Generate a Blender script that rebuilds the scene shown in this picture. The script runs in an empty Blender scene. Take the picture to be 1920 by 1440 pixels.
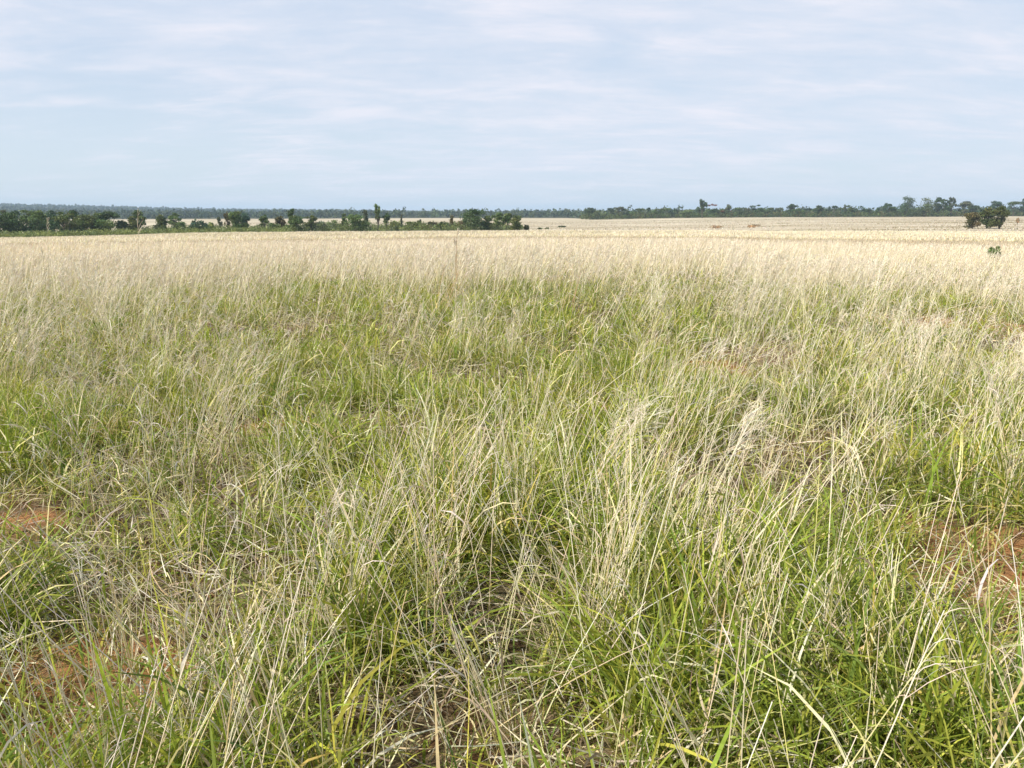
import bpy, math, random
import numpy as np

S = bpy.context.scene
COL = S.collection
rng = np.random.default_rng(7)
random.seed(7)

# ------------------------------------------------------------------ camera
EYE, PITCH, F = 1.6, math.radians(11.93), 1500.0        # F: focal length in pixels of the 1920 px wide photograph
cam = bpy.data.cameras.new('camera')
cam.sensor_width = 36.0
cam.lens = 36.0 * F / 1920.0
cam.clip_start, cam.clip_end = 0.05, 30000.0
co = bpy.data.objects.new('camera', cam)
co.location = (0, 0, EYE)
co.rotation_euler = (math.radians(90) - PITCH, 0, 0)
COL.objects.link(co)
S.camera = co

# ------------------------------------------------------------------ light
SUN_EL, SUN_AZ = math.radians(43), math.radians(246)     # azimuth clockwise from +Y: behind the camera, over its left shoulder
sv = (math.sin(SUN_AZ) * math.cos(SUN_EL), math.cos(SUN_AZ) * math.cos(SUN_EL), math.sin(SUN_EL))
sl = bpy.data.lights.new('sun', 'SUN')
sl.energy, sl.angle, sl.color = 4.8, math.radians(1.0), (1.0, 0.92, 0.79)
so = bpy.data.objects.new('sun', sl)
from mathutils import Vector
so.rotation_euler = Vector(sv).to_track_quat('Z', 'Y').to_euler()
so.location = (0, 0, 50)
COL.objects.link(so)

S.view_settings.view_transform = 'Standard'
S.view_settings.look = 'None'
S.view_settings.exposure = 0.42
S.view_settings.gamma = 1.0
S.view_settings.use_curve_mapping = False
S.cycles.max_bounces = 8
S.cycles.diffuse_bounces = 4
S.cycles.glossy_bounces = 2
S.cycles.transmission_bounces = 4
S.cycles.volume_bounces = 1
S.cycles.use_denoising = True
S.cycles.denoiser = 'OPENIMAGEDENOISE'
S.cycles.denoising_input_passes = 'RGB_ALBEDO_NORMAL'
S.cycles.denoising_prefilter = 'ACCURATE'
S.cycles.use_adaptive_sampling = True
S.cycles.adaptive_threshold = 0.01

W = bpy.data.worlds.new('World')
S.world = W
W.use_nodes = True
nt = W.node_tree
nt.nodes.clear()
def N(t, kind, **kw):
    n = t.nodes.new(kind)
    for k, v in kw.items():
        if hasattr(n, k): setattr(n, k, v)
        else: n.inputs[k].default_value = v
    return n
def math_node(t, op, a, b=None):
    n = t.nodes.new('ShaderNodeMath'); n.operation = op
    for i, v in enumerate((a, b)):
        if v is None: continue
        if isinstance(v, (int, float)): n.inputs[i].default_value = v
        else: t.links.new(v, n.inputs[i])
    return n.outputs[0]
def ramp(t, fac, stops):
    n = t.nodes.new('ShaderNodeValToRGB')
    e = n.color_ramp.elements
    while len(e) < len(stops): e.new(0.5)
    for el, (p, c) in zip(e, stops):
        el.position = p; el.color = c if len(c) == 4 else (*c, 1)
    t.links.new(fac, n.inputs[0])
    return n.outputs[0]
def mix(t, fac, a, b, blend='MIX'):
    n = t.nodes.new('ShaderNodeMix'); n.data_type = 'RGBA'; n.blend_type = blend
    for sock, v in ((n.inputs[0], fac), (n.inputs[6], a), (n.inputs[7], b)):
        if isinstance(v, (int, float)): sock.default_value = v
        elif isinstance(v, tuple): sock.default_value = (*v, 1) if len(v) == 3 else v
        else: t.links.new(v, sock)
    return n.outputs[2]
def noise(t, vec, scale, detail=6, rough=0.55, dist=0.0):
    n = t.nodes.new('ShaderNodeTexNoise')
    n.inputs['Scale'].default_value = scale; n.inputs['Detail'].default_value = detail
    n.inputs['Roughness'].default_value = rough; n.inputs['Distortion'].default_value = dist
    if vec is not None: t.links.new(vec, n.inputs['Vector'])
    return n.outputs['Fac']

SKY_STRENGTH = 0.087
sky = N(nt, 'ShaderNodeTexSky', sky_type='NISHITA', sun_disc=False, sun_elevation=SUN_EL, sun_rotation=SUN_AZ,
        air_density=1.0, dust_density=0.6, ozone_density=1.6)
tc = nt.nodes.new('ShaderNodeTexCoord')
sx = nt.nodes.new('ShaderNodeSeparateXYZ'); nt.links.new(tc.outputs['Generated'], sx.inputs[0])
zz = math_node(nt, 'ADD', math_node(nt, 'MAXIMUM', sx.outputs[2], 0.0), 0.17)
cx = nt.nodes.new('ShaderNodeCombineXYZ')                # a flat cloud deck, seen in perspective
nt.links.new(math_node(nt, 'DIVIDE', sx.outputs[0], zz), cx.inputs[0])
nt.links.new(math_node(nt, 'DIVIDE', sx.outputs[1], zz), cx.inputs[1])
mp = nt.nodes.new('ShaderNodeMapping'); nt.links.new(cx.outputs[0], mp.inputs[0])
mp.inputs['Rotation'].default_value = (0, 0, math.radians(-24))
mp.inputs['Scale'].default_value = (0.55, 0.9, 1.0)
mp.inputs['Location'].default_value = (3.1, 1.7, 0)
big = noise(nt, mp.outputs[0], 0.75, 5, 0.5, 0.3)
fine = noise(nt, mp.outputs[0], 3.6, 10, 0.62, 0.35)
cl = math_node(nt, 'ADD', math_node(nt, 'MULTIPLY', big, 0.62), math_node(nt, 'MULTIPLY', fine, 0.40))
cover = ramp(nt, cl, [(0.36, (0.35,) * 3), (0.50, (0.82,) * 3), (0.60, (1,) * 3)])
fibre_map = nt.nodes.new('ShaderNodeMapping'); nt.links.new(cx.outputs[0], fibre_map.inputs[0])
fibre_map.inputs['Rotation'].default_value = (0, 0, math.radians(-31)); fibre_map.inputs['Scale'].default_value = (0.9, 3.2, 1.0)
fibre = noise(nt, fibre_map.outputs[0], 3.2, 10, 0.68, 0.6)
cl2 = math_node(nt, 'ADD', math_node(nt, 'MULTIPLY', fine, 0.6), math_node(nt, 'MULTIPLY', fibre, 0.4))
tone = ramp(nt, cl2, [(0.38, (5.9, 6.65, 7.8)), (0.5, (6.5, 6.95, 7.95)), (0.62, (7.4, 7.45, 8.25))])
# nearer the horizon the deck is seen through more clear blue air
low = ramp(nt, sx.outputs[2], [(0.0, (6.1, 7.05, 7.85)), (0.07, (6.0, 6.9, 7.9)), (0.26, (5.1, 6.1, 7.9))])
skyc = mix(nt, ramp(nt, sx.outputs[2], [(0.25, (.8,) * 3), (0.5, (0.15,) * 3)]), sky.outputs[0], low)
fac = mix(nt, ramp(nt, sx.outputs[2], [(0.0, (0.60,) * 3), (0.07, (0.95,) * 3), (0.2, (1,) * 3), (0.32, (1,) * 3), (0.6, (.35,) * 3)]), (0, 0, 0), cover)
# one clear window in the deck, low over the far hills
dw = nt.nodes.new('ShaderNodeVectorMath'); dw.operation = 'SUBTRACT'; nt.links.new(tc.outputs['Generated'], dw.inputs[0]); dw.inputs[1].default_value = (-.52, .84, .055)
dsc = nt.nodes.new('ShaderNodeVectorMath'); dsc.operation = 'MULTIPLY'; nt.links.new(dw.outputs[0], dsc.inputs[0]); dsc.inputs[1].default_value = (1, 1, 4.2)
dl = nt.nodes.new('ShaderNodeVectorMath'); dl.operation = 'LENGTH'; nt.links.new(dsc.outputs[0], dl.inputs[0])
wob = math_node(nt, 'ADD', dl.outputs['Value'], math_node(nt, 'MULTIPLY', math_node(nt, 'SUBTRACT', cl2, 0.5), 1.6))
fac = mix(nt, 1.0, fac, ramp(nt, wob, [(0.12, (.25,) * 3), (0.46, (1,) * 3)]), 'MULTIPLY')
fac = mix(nt, 0.15, fac, mix(nt, 1.0, fac, ramp(nt, cl2, [(.40, (.35,) * 3), (.56, (1,) * 3)]), 'MULTIPLY'))
col = mix(nt, fac, skyc, tone)
bg = N(nt, 'ShaderNodeBackground'); bg.inputs[1].default_value = SKY_STRENGTH
nt.links.new(col, bg.inputs[0])
wo = nt.nodes.new('ShaderNodeOutputWorld'); nt.links.new(bg.outputs[0], wo.inputs[0])

# ------------------------------------------------------------------ helpers
def tag(o, label=None, cat=None, group=None, kind=None):
    for k, v in (('label', label), ('category', cat), ('group', group), ('kind', kind)):
        if v: o[k] = v
    return o
def fade(a, b, x):
    t = np.clip((x - a) / (b - a), 0, 1); return t * t * (3 - 2 * t)
class Noise2:
    def __init__(s, seed): s.g = np.random.default_rng(seed).random((256, 256))
    def one(s, x, y):
        xi, yi = np.floor(x).astype(int), np.floor(y).astype(int)
        fx, fy = x - xi, y - yi
        fx, fy = fx * fx * (3 - 2 * fx), fy * fy * (3 - 2 * fy)
        g = s.g; a, b, c, d = xi & 255, (xi + 1) & 255, yi & 255, (yi + 1) & 255
        return (g[a, c] * (1 - fx) + g[b, c] * fx) * (1 - fy) + (g[a, d] * (1 - fx) + g[b, d] * fx) * fy
    def __call__(s, x, y, size, octs=3):
        v, w, t = 0, 1.0, 0
        for k in range(octs):
            v = v + w * s.one(np.asarray(x) / size * 2 ** k + 17.3 * k, np.asarray(y) / size * 2 ** k + 5.1 * k); t += w; w *= 0.5
        return v / t
nA, nB, nC, nD = Noise2(1), Noise2(2), Noise2(3), Noise2(4)

# ------------------------------------------------------------------ terrain heights
# (photo column) -> (depth in metres, height in the photo of the land's visible top there)
PROF = {
 -500: [(45, 450), (75, 451), (130, 446), (165, 446), (260, 448), (400, 428), (700, 412), (1000, 408)],
 0:    [(45, 447), (75, 449), (130, 443.5), (160, 443), (260, 446), (400, 426), (700, 411.5), (1000, 408)],
 480:  [(45, 443.5), (75, 445.5), (140, 432), (175, 436), (250, 430.5), (700, 410.5), (1000, 408.5)],
 960:  [(45, 439.5), (72, 442), (140, 429.5), (175, 433.5), (240, 430), (600, 411), (900, 407.5)],
 1360: [(45, 438.5), (72, 441), (140, 429.5), (170, 431.5), (240, 426.5), (400, 413), (500, 407.3), (900, 405.5)],
 1480: [(45, 445), (70, 443), (110, 438), (170, 430), (240, 421.5), (350, 412.5), (500, 407), (900, 405.5)],
 1920: [(45, 452), (70, 446), (110, 437.5), (170, 429), (240, 421), (350, 412), (500, 405), (900, 404)],
 2500: [(45, 454), (70, 447), (110, 438), (170, 429), (240, 421), (350, 412), (500, 405), (900, 404)],
}
HILL = {-500: 48, 0: 35, 480: 18.5, 960: 6, 1360: -1, 1480: -1, 1920: -1, 2500: -1}
def grass_h(d): return np.interp(d, [0, 12, 25, 45, 60, 85, 150, 260], [0.85, 0.85, 0.82, 0.75, 0.6, 0.42, 0.32, 0.0])
LR = np.linspace(math.log(3), math.log(8000), 420)
rows, azs = [], []
for px, pts in PROF.items():
    az = math.atan((px - 960) / F); ca = math.cos(az)
    R, Z = [3, 12], [0.0, 0.0]
    for d, y in pts:
        R.append(d / ca); Z.append(EYE - (y - 403) / (F * 1.045) * d - grass_h(d))
    R += [1700, 3500, 4300, 8000]; Z += [Z[-1] * 0.6 + HILL[px] * 0.18, HILL[px], HILL[px] * 0.8, -4]
    z = np.interp(LR, np.log(R), Z)
    k = np.exp(-np.linspace(-2, 2, 9) ** 2); k /= k.sum()
    rows.append(np.convolve(np.pad(z, 4, 'edge'), k, 'valid')); azs.append(az)
TAB, AZS = np.array(rows), np.array(azs)
def ground_z(x, y, rough=True):
    x, y = np.asarray(x, float), np.asarray(y, float)
    r = np.maximum(np.hypot(x, y), 1e-3)
    az = np.clip(np.arctan2(x, np.maximum(y, 1e-3)), AZS[0], AZS[-1] - 1e-6)
    i = np.clip(np.searchsorted(AZS, az, 'right') - 1, 0, len(AZS) - 2)
    t = (az - AZS[i]) / (AZS[i + 1] - AZS[i])
    if True: t = np.where(i == 4, t, t * t * (3 - 2 * t))
    u = np.clip((np.log(r) - LR[0]) / (LR[1] - LR[0]), 0, len(LR) - 1.001)
    j = u.astype(int); f = u - j
    z0 = TAB[i, j] * (1 - f) + TAB[i, j + 1] * f
    z1 = TAB[i + 1, j] * (1 - f) + TAB[i + 1, j + 1] * f
    z = z0 * (1 - t) + z1 * t
    if rough:
        z = z + (nA(x, y, 1.3, 3) - 0.5) * 0.10 * fade(60, 20, r) + (nB(x, y, 26, 3) - 0.5) * 0.3 * fade(40, 150, r) * fade(900, 300, r)
    return z
def at(px, py, iters=6):
    """the point of the ground seen at a pixel of the 1920 x 1440 photograph"""
    u, v = (px - 960) / F, (720 - py) / F
    d = np.array([u, math.cos(PITCH) + v * math.sin(PITCH), -math.sin(PITCH) + v * math.cos(PITCH)])
    z = 0.0
    for _ in range(iters):
        t = (z - EYE) / d[2]; z = float(ground_z(d[0] * t, d[1] * t))
    return d[0] * t, d[1] * t, z

# bare red earth between the tussocks
SOIL = [(*at(100, 1290)[:2], 0.50, 0.44), (*at(10, 985)[:2], .30, .20), (*at(1865, 1045)[:2], 0.52, 0.55),
        (*at(760, 860)[:2], 0.35, 0.29), (*at(865, 940)[:2], 0.31, 0.25), (*at(1775, 608)[:2], 1.25, 1.08), (*at(1120, 770)[:2], 0.39, 0.36),
        (*at(1880, 620)[:2], 1.17, 0.94), (*at(520, 800)[:2], 0.39, 0.36), (*at(1330, 690)[:2], 0.55, 0.58), (*at(640, 1000)[:2], 0.16, 0.18)]
def soil_mask(x, y):
    m = np.zeros_like(x)
    w = (nC(x, y, 0.5, 3) - 0.5) * 1.5
    for cx_, cy_, rx, ry in SOIL:
        q = np.hypot((x - cx_) / rx, (y - cy_) / ry) + w * (.4 if cy_ < 5 else 1)
        m = np.maximum(m, fade(1.15, 0.65, q))
    return m
THIN = [(*at(70, 1420)[:2], .50, .50), (*at(1890, 1200)[:2], .58, .62), (*at(0, 1090)[:2], .4, .35)]
def thin_mask(x, y):
    """trodden ground with little tall growth beside the bare patches"""
    m = soil_mask(x, y)
    for cx_, cy_, rx, ry in THIN:
        m = np.maximum(m, .93 * fade(1.15, .7, np.hypot((x - cx_) / rx, (y - cy_) / ry) + (nC(x, y, .5, 3) - .5) * .6))
    return m
def green_mask(x, y):
    """where the short green sward is lush (1) or the dry stems stand thick (0)"""
    r = np.hypot(x, y)
    g = fade(.36, .62, nB(x, y, 2.6, 3))
    for px, py, rx, ry, a in ((1640, 590, 2.2, 3.2, .9), (1830, 520, 4.5, 4.0, .9), (200, 830, 1.6, 1.5, .6), (900, 780, 1.6, 1.6, .5), (1500, 760, 1.2, 1.4, .5), (1290, 700, .8, 1., .5), (1850, 800, .8, .8, .5)):
        c = at(px, py); g = np.maximum(g, a * fade(1.3, 0.5, np.hypot((x - c[0]) / rx, (y - c[1]) / ry)))
    return g * np.interp(r, [0, 14, 26, 40], [1, 1, .55, .2])

def new_mesh(name, V, Fq, colors=None, mat=None, smooth=False, parent=None, tris=None):
    """V (n,3), Fq (m,4) quads, tris (k,3), linked as one mesh object"""
    me = bpy.data.meshes.new(name)
    nq = 0 if Fq is None else len(Fq); ntr = 0 if tris is None else len(tris)
    me.vertices.add(len(V)); me.vertices.foreach_set('co', np.ascontiguousarray(V, np.float32).ravel())
    idx = []
    if nq: idx.append(np.asarray(Fq, np.int32).ravel())
    if ntr: idx.append(np.asarray(tris, np.int32).ravel())
    idx = np.concatenate(idx)
    me.loops.add(len(idx)); me.loops.foreach_set('vertex_index', idx)
    starts = np.concatenate([np.arange(nq) * 4, nq * 4 + np.arange(ntr) * 3]).astype(np.int32)
    me.polygons.add(nq + ntr); me.polygons.foreach_set('loop_start', starts)
    me.update(calc_edges=True)
    if smooth: me.polygons.foreach_set('use_smooth', np.ones(nq + ntr, bool))
    else: me.polygons.foreach_set('use_smooth', np.zeros(nq + ntr, bool))
    if colors is not None:
        a = me.color_attributes.new('Col', 'FLOAT_COLOR', 'POINT')
        c = np.ones((len(V), 4), np.float32); c[:, :3] = colors
        a.data.foreach_set('color', c.ravel())
    if mat: me.materials.append(mat)
    o = bpy.data.objects.new(name, me); COL.objects.link(o)
    if parent: o.parent = parent
    return o

# ------------------------------------------------------------------ materials
def mat(name):
    m = bpy.data.materials.new(name); m.use_nodes = True
    t = m.node_tree; t.nodes.clear()
    return m, t, t.nodes.new('ShaderNodeOutputMaterial')
def plant_material(name, trans, rough=0.5, spec=0.25, tint=(1.0, 1.0, 1.0), nscale=40.0):
    m, t, out = mat(name)
    at_ = t.nodes.new('ShaderNodeAttribute'); at_.attribute_name = 'Col'
    g = t.nodes.new('ShaderNodeNewGeometry')
    nz = noise(t, g.outputs['Position'], nscale, 3)
    k = ramp(t, nz, [(0.3, (0.86,) * 3), (0.7, (1.12,) * 3)])
    c = mix(t, 1.0, at_.outputs['Color'], k, 'MULTIPLY')
    p = N(t, 'ShaderNodeBsdfPrincipled', Roughness=rough)
    p.inputs['Specular IOR Level'].default_value = spec
    t.links.new(c, p.inputs['Base Color'])
    tr = t.nodes.new('ShaderNodeBsdfTranslucent')
    t.links.new(mix(t, 1.0, c, tint, 'MULTIPLY'), tr.inputs[0])
    ms = t.nodes.new('ShaderNodeMixShader'); ms.inputs[0].default_value = trans
    t.links.new(p.outputs[0], ms.inputs[1]); t.links.new(tr.outputs[0], ms.inputs[2])
    t.links.new(ms.outputs[0], out.inputs[0])
    return m
M_LEAF = plant_material('grass_leaf', 0.36, 0.55, 0.25, (1.0, 1.0, 0.75))
M_STRAW = plant_material('dry_grass', 0.25, 0.5, 0.3, (1.0, 0.95, 0.85))
M_TREE = plant_material('tree_leaf', 0.25, 0.5, 0.25, (1.0, 1.0, 0.7), 3.0)
M_FAR = plant_material('woodland_leaf', 0.2, 0.6, 0.2, (1.0, 1.0, 0.8), 0.5)

M_BARK, t, out = mat('bark')
g = t.nodes.new('ShaderNodeNewGeometry')
p = N(t, 'ShaderNodeBsdfPrincipled', Roughness=0.85)
t.links.new(ramp(t, noise(t, g.outputs['Position'], 3.0, 6), [(0.3, (.045, .037, .03)), (0.7, (.15, .125, .10))]), p.inputs['Base Color'])
t.links.new(p.outputs[0], out.inputs[0])

# ground: red earth and litter near by, closing to a mat of bleached grass with distance, leaf litter under the woods
M_GROUND, t, out = mat('grassland_ground')
g = t.nodes.new('ShaderNodeNewGeometry')
pos = g.outputs['Position']
ln = t.nodes.new('ShaderNodeVectorMath'); ln.operation = 'LENGTH'; t.links.new(pos, ln.inputs[0])
dist = ln.outputs['Value']
def maprange(t, v, a, b, c, d):
    n = t.nodes.new('ShaderNodeMapRange'); n.interpolation_type = 'SMOOTHSTEP'
    n.inputs[1].default_value, n.inputs[2].default_value, n.inputs[3].default_value, n.inputs[4].default_value = a, b, c, d
    t.links.new(v, n.inputs[0]); return n.outputs[0]
soilc = ramp(t, noise(t, pos, 3.5, 8, 0.65), [(0.25, (.20, .088, .036)), (0.5, (.41, .20, .086)), (0.75, (.55, .31, .15))])
crumb = noise(t, pos, 60, 6, 0.7)
soilc = mix(t, 0.55, soilc, ramp(t, crumb, [(0.3, (.45,) * 3), (0.65, (1.15,) * 3)]), 'MULTIPLY')
litter = ramp(t, noise(t, pos, 18, 8, 0.75), [(0.3, (.10, .085, .045)), (0.55, (.26, .22, .13)), (0.75, (.45, .38, .26))])
shaded_litter = mix(t, ramp(t, noise(t, pos, 9.0, 5), [(0.4, (0,) * 3), (0.62, (1,) * 3)]), (.085, .052, .030), litter)      # litter over earth coloured dark, standing in for shade between the tussocks
bare = t.nodes.new('ShaderNodeAttribute'); bare.attribute_name = 'bare'
soilc = mix(t, ramp(t, noise(t, pos, 5.0, 5), [(0.45, (0,) * 3), (0.62, (.5,) * 3)]), soilc, litter)
soilc = mix(t, bare.outputs['Fac'], shaded_litter, soilc)
sm = t.nodes.new('ShaderNodeMapping'); t.links.new(pos, sm.inputs[0]); sm.inputs['Scale'].default_value = (0.16, 1.0, 1.0)
n1 = noise(t, sm.outputs[0], 0.045, 7, 0.6, 0.4); n2 = noise(t, sm.outputs[0], 0.5, 6, 0.7)
strawc = ramp(t, n1, [(0.36, (.32, .27, .18)), (0.44, (.47, .41, .30)), (0.56, (.57, .51, .395))])
strawc = mix(t, 0.75, strawc, ramp(t, n2, [(0.30, (.62, .58, .5)), (0.5, (.97,) * 3), (0.7, (1.08,) * 3)]), 'MULTIPLY')
strawc = mix(t, ramp(t, noise(t, sm.outputs[0], 0.02, 6, 0.65), [(0.55, (0,) * 3), (0.7, (.55,) * 3)]), strawc, (.33, .33, .17))
wv = t.nodes.new('ShaderNodeMapping'); t.links.new(pos, wv.inputs[0]); wv.inputs['Scale'].default_value = (0.10, 1.0, 1.0); wv.inputs['Rotation'].default_value = (0, 0, math.radians(5))
sw = noise(t, wv.outputs[0], 0.075, 4, 0.55, 0.6)
strawc = mix(t, ramp(t, sw, [(0.52, (0,) * 3), (0.60, (.85,) * 3), (0.66, (.3,) * 3)]), strawc, (.25, .205, .11))
foot = math_node(t, 'MULTIPLY', maprange(t, dist, 60, 72, 0, 1), maprange(t, dist, 92, 112, .5, 0))
strawc = mix(t, foot, strawc, (.34, .27, .16))
near = maprange(t, dist, 14, 45, 0, 1)
base = mix(t, near, soilc, strawc)
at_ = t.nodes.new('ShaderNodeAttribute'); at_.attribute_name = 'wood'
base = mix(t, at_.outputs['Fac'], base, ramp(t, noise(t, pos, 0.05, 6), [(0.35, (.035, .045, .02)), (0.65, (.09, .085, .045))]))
p = N(t, 'ShaderNodeBsdfPrincipled', Roughness=0.95); p.inputs['Specular IOR Level'].default_value = 0.1
t.links.new(base, p.inputs['Base Color'])
b = t.nodes.new('ShaderNodeBump'); b.inputs['Strength'].default_value = 0.8; b.inputs['Distance'].default_value = 0.03
t.links.new(crumb, b.inputs['Height']); t.links.new(b.outputs[0], p.inputs['Normal'])
t.links.new(p.outputs[0], out.inputs[0])

# ------------------------------------------------------------------ ground sheet
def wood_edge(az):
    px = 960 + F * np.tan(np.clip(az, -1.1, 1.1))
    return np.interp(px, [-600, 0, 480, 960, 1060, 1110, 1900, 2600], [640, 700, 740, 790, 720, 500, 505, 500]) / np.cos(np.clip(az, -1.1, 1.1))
def build_ground():
    rr = np.concatenate([np.linspace(0.25, 9, 110), np.exp(np.linspace(math.log(9.08), math.log(7000), 230))])
    aa = np.concatenate([np.linspace(-0.95, 0.95, 420), np.linspace(0.95, 2 * math.pi - 0.95, 90)[1:-1]])
    Rg, Ag = np.meshgrid(rr, aa, indexing='ij')
    x, y = Rg * np.sin(Ag), Rg * np.cos(Ag)
    z = ground_z(x, y)
    clod = (nD(x, y, 0.11, 3) - 0.5) * 0.03 * fade(14, 4, Rg)
    z = z + clod - 0.012
    V = np.stack([x, y, z], -1).reshape(-1, 3)
    nr, na = len(rr), len(aa)
    i, j = np.meshgrid(np.arange(nr - 1), np.arange(na), indexing='ij')
    a, b_ = i * na + j, i * na + (j + 1) % na
    Q = np.stack([a, b_, b_ + na, a + na], -1).reshape(-1, 4)[:, ::-1]
    V = np.vstack([V, [[0, 0, float(ground_z(0.0, 0.01))]]])
    c = len(V) - 1
    T = np.stack([np.arange(na), np.full(na, c), (np.arange(na) + 1) % na], -1)[:, ::-1]
    o = new_mesh('ground', V, Q, None, M_GROUND, True, tris=T)
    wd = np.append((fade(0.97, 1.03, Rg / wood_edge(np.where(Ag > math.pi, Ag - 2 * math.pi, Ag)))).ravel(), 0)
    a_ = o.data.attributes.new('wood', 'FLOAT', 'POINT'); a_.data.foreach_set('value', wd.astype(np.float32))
    bx_ = np.append((np.clip(soil_mask(x, y) * 1.1 + .22 * fade(.5, .65, nA(x, y, .7, 3)), 0, 1)).ravel(), 0)
    a_ = o.data.attributes.new('bare', 'FLOAT', 'POINT'); a_.data.foreach_set('value', bx_.astype(np.float32))
    tag(o, 'red earth plain under dry grass', 'ground', kind='structure')
    return o
build_ground()

# ------------------------------------------------------------------ trees
def tube(pts, rad, sides=6):
    pts, rad = np.asarray(pts, float), np.asarray(rad, float)
    n = len(pts); tng = np.gradient(pts, axis=0); tng /= np.linalg.norm(tng, axis=1)[:, None] + 1e-9
    ref = np.where(np.abs(tng[:, :1]) < 0.9, [[1., 0, 0]], [[0, 1., 0]])
    a = np.cross(tng, ref); a /= np.linalg.norm(a, axis=1)[:, None]; b_ = np.cross(tng, a)
    th = np.linspace(0, 2 * math.pi, sides, endpoint=False)
    V = pts[:, None] + rad[:, None, None] * (np.cos(th)[None, :, None] * a[:, None] + np.sin(th)[None, :, None] * b_[:, None])
    i, j = np.meshgrid(np.arange(n - 1), np.arange(sides), indexing='ij')
    q = np.stack([i * sides + j, i * sides + (j + 1) % sides, (i + 1) * sides + (j + 1) % sides, (i + 1) * sides + j], -1).reshape(-1, 4)
    return V.reshape(-1, 3), q
class Acc:
    def __init__(s): s.V, s.Q, s.C, s.n = [], [], [], 0
    def add(s, V, Q, C=None):
        s.V.append(V); s.Q.append(np.asarray(Q) + s.n); s.n += len(V)
        if C is not None: s.C.append(np.broadcast_to(C, V.shape))
    def build(s, name, m, parent=None, smooth=False):
        return new_mesh(name, np.concatenate(s.V), np.concatenate(s.Q), np.concatenate(s.C) if s.C else None, m, smooth, parent)
def leaf_quads(R, centre, radii, n, size, colour, var=0.35, shell=0.45):
    """n small leaf sprays spread through an ellipsoid"""
    d = R.normal(size=(n, 3)); d /= np.linalg.norm(d, axis=1)[:, None]
    rad = R.random(n) ** shell
    rad = rad * np.where(R.random(n) < .22, R.uniform(1, 1.55, n), 1)
    c = centre + d * rad[:, None] * radii
    u = R.normal(size=(n, 3)); u /= np.linalg.norm(u, axis=1)[:, None]
    w = np.cross(u, R.normal(size=(n, 3))); w /= np.linalg.norm(w, axis=1)[:, None]
    s = size * R.uniform(0.55, 1.35, n)[:, None]
    V = np.stack([c - u * s, c + w * s * 0.42, c + u * s, c - w * s * 0.42], 1).reshape(-1, 3)
    k = (1 + var * (R.random(n) * 2 - 1))[:, None] * (1 + 0.18 * (R.random((n, 3)) - 0.5))
    C = np.repeat(np.asarray(colour) * k, 4, 0)
    return V, np.arange(4 * n).reshape(-1, 4), C
GREENS = {'rust': (.44, .34, .225), 'dark': (0.079, 0.131, 0.051), 'mid': (0.119, 0.179, 0.063), 'grey': (0.148, 0.182, 0.108), 'yellow': (0.227, 0.267, 0.084), 'brown': (0.141, 0.127, 0.056), 'red': (0.203, 0.084, 0.057), 'blue': (0.079, 0.139, 0.089), 'olive': (0.119, 0.156, 0.051), 'pale': (0.188, 0.247, 0.103), 'bronze': (0.088, 0.11, 0.038)}
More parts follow.
